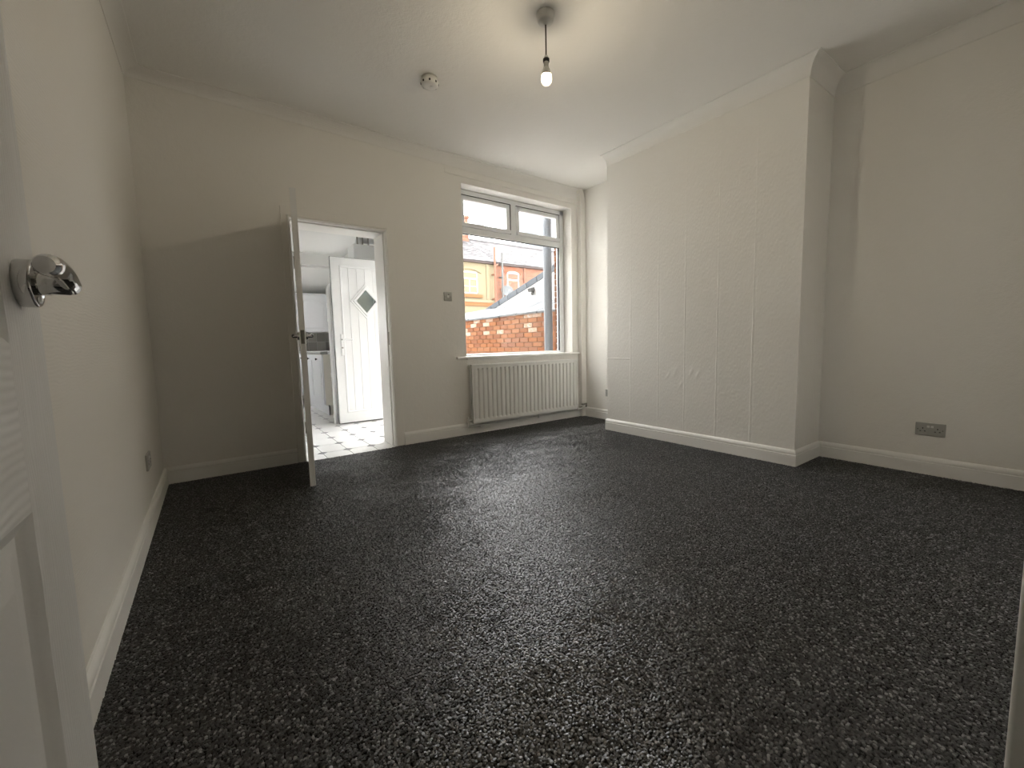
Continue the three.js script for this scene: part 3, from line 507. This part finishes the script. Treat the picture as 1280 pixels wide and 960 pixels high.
{ // base units along the right, their fronts facing left
  const b = thing('base_cabinet', 'white kitchen base unit past the back door, its beige end towards the doorway', 'cabinet');
  const zn = -2.41, zfar = -4.3;
  mesh('end_panel', rbox(1.60, 2.39, 0.152, 0.868, zn - 0.018, zn, 0.002), M.cabinetEnd, b);
  mesh('carcass', box(1.604, 2.39, 0.152, 0.866, zfar, zn - 0.02), M.cabinetEnd, b);
  mesh('plinth', box(1.645, 1.662, 0.001, 0.15, zfar, zn - 0.04), M.cabinet, b); mesh('plinth', box(1.645, 2.39, 0.001, 0.15, zn - 0.056, zn - 0.04), M.cabinetEnd, b);
  for (let k = 0; k < 3; k++) {
    const z1 = zn - 0.003 - k * 0.6, z0 = z1 - 0.594, d = mesh('door', rbox(1.578, 1.600, 0.158, 0.862, z0, z1, 0.004), M.cabinet, b);
    mesh('raised_panel', rbox(1.572, 1.579, 0.24, 0.78, z0 + 0.085, z1 - 0.085, 0.005), M.cabinet, d);
    mesh('knob', lathe([[0, 0], [0.007, 0], [0.006, 0.012], [0.016, 0.017], [0.014, 0.026], [0, 0.028]], 16).rotateZ(Math.PI / 2).translate(1.578, 0.80, z1 - 0.30), M.dark, d);
  }
  const w = thing('worktop', 'grey kitchen worktop lying over the base units', 'worktop');
  mesh('slab', [rbox(1.565, 2.395, 0.869, 0.909, -4.99, -2.395, 0.006), rbox(0.3, 1.57, 0.869, 0.909, -4.99, -4.40, 0.006)], M.worktop, w);
  mesh('edge_strip', rbox(1.66, 1.70, 0.868, 0.911, -2.397, -2.391, 0.002), M.upvc, w).userData.label = 'pale edging strip';
  const b2 = thing('base_cabinet', 'white kitchen base unit along the far kitchen wall under the tiles', 'cabinet');
  mesh('carcass', box(0.32, 1.56, 0.15, 0.866, -4.98, -4.44), M.cabinet, b2); mesh('plinth', box(0.32, 1.56, 0.001, 0.15, -4.95, -4.50), M.cabinet, b2);
  for (let k = 0; k < 2; k++) { const d = mesh('door', rbox(0.325 + k * 0.62, 0.935 + k * 0.62, 0.158, 0.862, -4.44, -4.42, 0.004), M.cabinet, b2); mesh('knob', cyl(0.012, 0.02, 12).rotateX(Math.PI / 2).translate(0.86 + k * 0.1, 0.80, -4.41), M.dark, d); }
}
{ // wall unit with an arched panel door on the far wall
  const c = thing('wall_cabinet', 'white wall cabinet with an arched panel door on the far kitchen wall', 'cabinet');
  const x0 = 1.60, x1 = 2.20, y0 = 1.262, y1 = 1.945;
  mesh('carcass', box(x0, x1, y0 + 0.005, y1, KZ + 0.001, -4.672), M.cabinet, c);
  mesh('cornice', rbox(x0 - 0.012, x1 + 0.012, y1 - 0.002, y1 + 0.022, KZ + 0.1, -4.64, 0.006), M.cabinet, c);
  const d = mesh('door', rbox(x0 + 0.003, x1 - 0.003, y0, y1 - 0.004, -4.672, -4.65, 0.004), M.cabinet, c);
  const s = new THREE.Shape(); s.moveTo(x0 + 0.09, y0 + 0.08); s.lineTo(x1 - 0.09, y0 + 0.08); s.lineTo(x1 - 0.09, y1 - 0.20); s.quadraticCurveTo((x0 + x1) / 2, y1 - 0.02, x0 + 0.09, y1 - 0.20); s.closePath();
  mesh('raised_panel', new THREE.ExtrudeGeometry(s, { depth: 0.004, bevelEnabled: true, bevelSize: 0.012, bevelThickness: 0.006, bevelSegments: 2 }).translate(0, 0, -4.652), M.cabinet, d);
}
{ // grey splashback tiles, part of the far kitchen wall
  const f = scene.getObjectByName('wall_kitchen_far'); let k = 0;
  for (let j = 0; j < 2; j++) for (let i = 0; i < 7; i++) mesh('tile', rbox(1.27 + i * 0.153, 1.42 + i * 0.153, 0.912 + j * 0.173, 1.082 + j * 0.173, KZ - 0.004, KZ + 0.007, 0.002), M.splash[(k++ * 7) % 3], f);
}
plate('wall_socket', 'small socket on the grey kitchen tiles above the worktop', 'socket', [1.78, 1.09, KZ + 0.0075], 0, 0.147, 0.088, 'double');
{ // white upright waste pipe beside the back door
  const p = thing('waste_pipe', 'white upright waste pipe with collars behind the edge of the back door', 'pipe', [1.566, 0, -1.70]);
  mesh('pipe', [cyl(0.027, 1.62, 20).translate(0, 0.81, 0), tube([V(0, 1.60, 0), V(0.004, 1.68, -0.01), V(0.04, 1.73, -0.05), V(0.10, 1.745, -0.10)], 0.027, 16, 16)], M.upvc, p);
  for (const y of [0.10, 0.62, 1.30]) mesh('collar', lathe([[0.027, -0.028], [0.032, -0.026], [0.033, 0.02], [0.030, 0.028], [0.027, 0.028]], 20).translate(0, y, 0), M.upvc, p);
}
{ // boiler above the door
  const b = thing('boiler', 'white wall boiler high in the kitchen above the open back door', 'boiler', [0, 0, 0]);
  mesh('casing', [rbox(1.985, 2.395, 1.70, 2.335, -2.30, -2.0, 0.012), box(2.03, 2.032, 1.72, 2.32, -2.0, -1.997)], M.upvc, b);
  for (const x of [2.08, 2.15, 2.23]) mesh('pipe', pipe(V(x, 2.33, -2.15), V(x, 2.584, -2.15), 0.011), M.steel, b);
  mesh('flue', tube([V(2.12, 2.33, -2.20), V(2.12, 2.42, -2.20), V(2.2, 2.45, -2.20), V(2.40, 2.45, -2.20)], 0.05, 16, 20), M.upvc, b);
  mesh('screw', cyl(0.008, 0.004, 12).rotateZ(Math.PI / 2).translate(1.984, 2.08, -2.16), M.dark, b);
}

// ------------------------------------------------------------------ yard outside
const G = -0.15;
struct('ground', box(-3, 34, G - 0.3, G, -34, -BT), M.concrete);
struct('wall_outside', box(WX1, WX1 + 0.01, 0.7, 2.7, -BT - 0.001, -0.206), M.brickFar); // brick reveal right of the window
{ // brick slips of the window's outer reveal
  const f = scene.getObjectByName('wall_outside');
  for (let k = 0; k < 24; k++) mesh('brick', rbox(WX1 - 0.016, WX1 + 0.004, 0.80 + k * 0.075, 0.865 + k * 0.075, -BT - 0.004, -0.208, 0.003), M.brick[(k * 5) % 6], f);
}
{
  const p = thing('drainpipe', 'tall grey drainpipe standing just outside the right edge of the window', 'drainpipe', [3.985, 0, -0.385]);
  mesh('pipe', cyl(0.056, 5.4, 28).translate(0, 2.6, 0), M.grey, p);
  for (const y of [0.2, 3.0]) mesh('collar', lathe([[0.056, -0.04], [0.064, -0.038], [0.065, 0.03], [0.060, 0.04], [0.056, 0.04]], 24).translate(0, y, 0), M.grey, p);
  for (const y of [0.5, 2.9]) mesh('bracket', [rbox(-0.02, 0.02, y, y + 0.04, 0.05, 0.085, 0.004)], M.grey, p);
}
{ // neighbour's low brick outhouse: wall of single bricks under sloping slabs
  const XB = 4.40, b = thing('brick_outhouse', 'low orange brick yard wall topped by pale sloping slabs, seen through the window', 'wall');
  mesh('mortar_core', [box(XB + 0.006, XB + 0.2, G, 1.425, -6.2, -0.33)], M.mortar, b);
  const shape = [0, 1, 2].map((k) => { const g = metreUV(rbox(-0.004, 0.10, 0, 0.064, -0.1065, 0.1065, 0.004, 1)); const p = g.attributes.position; for (let i = 0; i < p.count; i++) p.setX(i, p.getX(i) + 0.0015 * noise.noise(p.getY(i) * 30 + k * 5, p.getZ(i) * 30, k)); const uv = g.attributes.uv; for (let i = 0; i < uv.count; i++) uv.setXY(i, uv.getX(i) + k * 0.37, uv.getY(i) + k * 0.21); return g; });
  const more = [];
  for (let r = 0; r < 21; r++) for (let c = 0; c < 26; c++) {
    const y = G + r * 0.075 + 0.005, z = -0.46 - c * 0.2225 - (r % 2) * 0.111, dx = (rnd() - 0.5) * 0.004, pick = rnd(), near = r >= 10 && c < 22 && y < 1.40; if (y > 1.37) continue;
    const lime = r >= 17 && pick < 0.26, mat = lime ? M.brickLime : M.brick[Math.floor(rnd() * 6)];
    if (near) { const o = new THREE.Mesh(shape[(r * 3 + c) % 3], mat); o.position.set(XB + dx, y, z); o.name = 'brick'; o.castShadow = o.receiveShadow = true; b.add(o); } else more.push(shape[c % 3].clone().translate(XB + dx, y, z));
  }
  const mo = new THREE.Mesh(mergeGeometries(more), M.brick[1]); mo.name = 'bricks'; mo.userData.kind = 'stuff'; mo.castShadow = mo.receiveShadow = true; b.add(mo);
  const ang = Math.atan2(0.235, 0.60); // slabs of 0.51 m rising away from the yard
  for (let k = 0; k < 11; k++) { const z1 = -0.58 - k * 0.512; const g = rbox(-0.03, 0.56, -0.035, 0.0, -0.497, 0, 0.008).rotateZ(ang).translate(XB - 0.02, 1.445 + 0.004 * ((k * 7) % 3), z1); mesh('roof_slab', g, M.paleSlab[k % 3], b); }
  mesh('roof_slab', rbox(-0.03, 0.56, -0.035, 0.0, -0.23, 0, 0.008).rotateZ(ang).translate(XB - 0.02, 1.446, -0.335), M.paleSlab[1], b);
}
{ // white rendered wall behind it, its sloping top capped in grey
  const XR = 4.95, r = thing('rendered_wall', 'white rendered gable wall with a grey capped sloping top beyond the yard wall', 'wall');
  const y = (z) => 1.629 + (z + 3.208) * 0.256, s = new THREE.Shape([[0.34, G], [3.75, G], [3.75, y(-3.75)], [0.34, y(-0.34)]].map(([a, b]) => new THREE.Vector2(a, b)));
  mesh('render', new THREE.ExtrudeGeometry(s, { depth: 0.2, bevelEnabled: false }).rotateY(Math.PI / 2).translate(XR, 0, 0), M.render, r);
  const th = Math.atan(0.256), step = 0.30;
  for (let k = 0; k < 11; k++) { const z = -3.80 + k * step * Math.cos(th); mesh('capping', rbox(-0.012, 0.26, 0, 0.105, -step + 0.012, 0, 0.008).rotateX(-th).translate(XR, y(z) + step * Math.sin(th) + 0.0, z + step * Math.cos(th)), M.capGrey[k % 2], r); }
  const l = thing('security_light', 'small dark security light on the white rendered wall', 'light', [XR, 1.885, -1.87]);
  mesh('bracket', rbox(-0.03, 0, -0.05, 0.0, -0.02, 0.02, 0.004), M.pipeGrey, l);
  mesh('lamp_head', rbox(-0.10, -0.02, -0.02, 0.045, -0.055, 0.055, 0.01).rotateZ(0.35), M.pipeGrey, l);
  mesh('sensor', new THREE.SphereGeometry(0.032, 16, 12).translate(-0.05, -0.075, 0.02), M.pipeGrey, l);
}
// ------------------------------------------------------------------ the terrace across the alley
const ZT = -14, EAVE = 5.02;
function farWindow(parent, x0, x1, y0, y1, low, cross) {
  const w = mesh('window', [rbox(x0, x1, y0, y0 + 0.06, ZT - 0.08, ZT + 0.02, 0.01), rbox(x0, x1, y1 - 0.07, y1, ZT - 0.08, ZT + 0.02, 0.01), rbox(x0, x0 + 0.07, y0, y1, ZT - 0.08, ZT + 0.02, 0.01), rbox(x1 - 0.07, x1, y0, y1, ZT - 0.08, ZT + 0.02, 0.01), rbox(x0, x1, y0 + (y1 - y0) * 0.64, y0 + (y1 - y0) * 0.64 + 0.08, ZT - 0.08, ZT + 0.02, 0.01),
    ...(cross ? [rbox((x0 + x1) / 2 - 0.03, (x0 + x1) / 2 + 0.03, y0, y0 + (y1 - y0) * 0.64, ZT - 0.08, ZT + 0.015, 0.01), rbox(x0, x1, y0 + (y1 - y0) * 0.32, y0 + (y1 - y0) * 0.32 + 0.03, ZT - 0.08, ZT + 0.01, 0.005)] : [])], M.frameFar, parent);
  mesh('pane', box(x0 + 0.02, x1 - 0.02, y0 + (y1 - y0) * 0.66, y1 - 0.02, ZT - 0.06, ZT - 0.05), M.glassFar, w);
  mesh('pane', box(x0 + 0.02, x1 - 0.02, y0 + 0.02, y0 + (y1 - y0) * 0.66, ZT - 0.06, ZT - 0.05), low, w);
}
function farRoof(parent, x0, x1) {
  const zr = ZT - 3.0, yr = 6.80, e0 = V(0, EAVE, ZT + 0.15), e1 = V(0, yr, zr), L = e1.distanceTo(e0), tilt = Math.atan2(yr - EAVE, 3.15);
  const deck = new THREE.Shape([[-ZT - 0.15, EAVE - 0.05], [-zr, yr - 0.05], [-zr + 3.1, EAVE - 0.05]].map((q) => new THREE.Vector2(...q)));
  mesh('roof_deck', new THREE.ExtrudeGeometry(deck, { depth: x1 - x0, bevelEnabled: false }).rotateY(Math.PI / 2).translate(x0, 0, 0), M.slate[0], parent);
  const lists = [[], [], [], []], rows = 17, sw = 0.3;
  for (let r = 0; r < rows; r++) for (let x = x0 - (r % 2) * sw / 2; x < x1; x += sw) {
    const a = Math.max(x, x0) + 0.006, b = Math.min(x + sw, x1) - 0.006; if (b - a < 0.03) continue;
    const t = r / rows, g = box(a, b, 0, 0.02, -0.24, 0).rotateX(tilt - 0.05 + 0.04 * (rnd() - 0.5)).translate(0, EAVE + t * (yr - EAVE) + 0.012, ZT + 0.15 - t * 3.15);
    lists[Math.floor(rnd() * 4)].push(g);
  }
  lists.forEach((l, k) => { const o = mesh('slates', l, M.slate[k], parent); o.userData.kind = 'stuff'; });
  mesh('ridge_tiles', pipe(V(x0, yr + 0.02, zr), V(x1, yr + 0.02, zr), 0.09, 10), M.slate[1], parent);
  mesh('gutter', [box(x0, x1, EAVE - 0.09, EAVE - 0.01, ZT, ZT + 0.16)], M.gutter, parent);
}
{
  const c = thing('terrace_house', 'cream painted terrace house across the alley with orange brown sill and band', 'house');
  mesh('wall', [box(6.5, 12.30, G, EAVE - 0.05, ZT - 6, ZT)], M.cream, c);
  farWindow(c, 10.30, 11.22, 3.44, 4.50, M.curtainFar, true);
  { const s = new THREE.Shape(); s.moveTo(10.1, 4.46); s.quadraticCurveTo(10.76, 4.78, 11.42, 4.44); s.lineTo(11.42, 4.54); s.quadraticCurveTo(10.76, 4.88, 10.1, 4.56); s.closePath(); mesh('arch', new THREE.ExtrudeGeometry(s, { depth: 0.05, bevelEnabled: false }).translate(0, 0, ZT), M.cream, c); }
  mesh('sill', rbox(10.2, 11.44, 3.26, 3.40, ZT, ZT + 0.10, 0.01), M.orangeTrim, c); mesh('band', rbox(6.5, 12.28, 2.86, 3.03, ZT, ZT + 0.06, 0.01), M.orangeTrim, c);
  mesh('band', rbox(6.5, 12.28, 3.03, 3.16, ZT, ZT + 0.09, 0.01), M.cream, c); mesh('pilaster', rbox(11.72, 11.90, 3.16, 4.92, ZT, ZT + 0.05, 0.01), M.cream, c);
  farRoof(c, 6.5, 12.30);
  const b = thing('terrace_house', 'red brick terrace house across the alley with an arched white window', 'house');
  mesh('wall', box(12.31, 26, G, EAVE - 0.05, ZT - 6, ZT), M.brickFar, b);
  farWindow(b, 12.98, 13.76, 3.50, 4.62, M.curtainFar, false);
  { const s = new THREE.Shape(); s.moveTo(12.86, 4.56); s.quadraticCurveTo(13.37, 4.82, 13.88, 4.56); s.lineTo(13.98, 4.76); s.quadraticCurveTo(13.37, 5.06, 12.76, 4.76); s.closePath(); mesh('arch', new THREE.ExtrudeGeometry(s, { depth: 0.03, bevelEnabled: false }).translate(0, 0, ZT), M.archBrick, b);
    const t = new THREE.Shape(); t.moveTo(12.98, 4.55); t.lineTo(13.76, 4.55); t.lineTo(13.76, 4.60); t.quadraticCurveTo(13.37, 4.80, 12.98, 4.60); t.closePath(); mesh('window_head', new THREE.ExtrudeGeometry(t, { depth: 0.04, bevelEnabled: false }).translate(0, 0, ZT), M.frameFar, b); }
  mesh('sill', rbox(12.86, 13.88, 3.38, 3.49, ZT, ZT + 0.1, 0.01), M.orangeTrim, b);
  farRoof(b, 12.31, 26);
  const p1 = thing('drainpipe', 'orange brown drainpipe on the cream terrace house, rising past its gutter', 'drainpipe', [12.10, 0, ZT + 0.24]);
  mesh('pipe', cyl(0.045, 5.72 - G, 12).translate(0, (5.72 + G) / 2, 0), M.pipeBrown, p1); mesh('bend', tube([V(0, 4.72, 0.01), V(0.06, 4.84, 0), V(0.20, 4.93, -0.04)], 0.04, 10, 10), M.pipeBrown, p1); for (const y of [1.5, 3.2, 4.4]) mesh('bracket', box(-0.06, 0.06, y, y + 0.05, -0.24, 0.05), M.pipeBrown, p1);
  const p2 = thing('drainpipe', 'dark grey soil pipe on the red brick terrace house left of its window', 'drainpipe', [12.55, 0, ZT + 0.24]);
  mesh('pipe', cyl(0.05, 5.5 - G, 12).translate(0, (5.5 + G) / 2, 0), M.pipeGrey, p2); for (const y of [1.5, 3.0, 4.3]) mesh('bracket', box(-0.06, 0.06, y, y + 0.05, -0.24, 0.05), M.pipeGrey, p2);
  const p3 = thing('drainpipe', 'thin dark drainpipe on the red brick terrace house right of its window', 'drainpipe', [14.08, 0, ZT + 0.06]);
  mesh('pipe', cyl(0.035, EAVE - 0.05 - G, 12).translate(0, (EAVE - 0.05 + G) / 2, 0), M.pipeBrown, p3); mesh('shoe', tube([V(0, G + 0.2, 0), V(0, G + 0.1, 0.02), V(0, G + 0.02, 0.12)], 0.035, 10, 8), M.pipeBrown, p3);
  const d = thing('satellite_dish', 'grey satellite dish on the red brick terrace house below its window', 'dish', [12.82, 3.62, ZT]);
  mesh('reflector', lathe([[0, 0], [0.12, 0.012], [0.22, 0.045], [0.30, 0.09], [0.305, 0.095], [0.22, 0.06], [0.12, 0.028], [0, 0.016]], 28).rotateX(1.1).rotateY(-0.5).translate(0, 0, 0.22), M.dish, d);
  mesh('arm', [pipe(V(0, -0.1, 0), V(0, -0.02, 0.24), 0.02), pipe(V(0, -0.2, 0.3), V(-0.12, 0.0, 0.58), 0.012), cyl(0.03, 0.08, 10).rotateX(1).translate(-0.12, 0.0, 0.58)], M.grey, d);
  const s = thing('chimney_stack', 'red brick chimney stack on the ridge of the cream terrace house', 'chimney', [12.10, 6.5, ZT - 3.0]);
  mesh('stack', box(-0.55, 0.25, -0.1, 1.35, -0.35, 0.35), M.brickFar, s); mesh('corbel', rbox(-0.60, 0.30, 1.35, 1.5, -0.4, 0.4, 0.02), M.brickFar, s);
  for (const x of [-0.35, 0.05]) mesh('chimney_pot', lathe([[0.12, 0], [0.10, 0.35], [0.12, 0.38], [0.09, 0.38], [0.09, 0]], 14).translate(x, 1.5, 0), M.orangeTrim, s);
}
renderer.render(scene, camera);
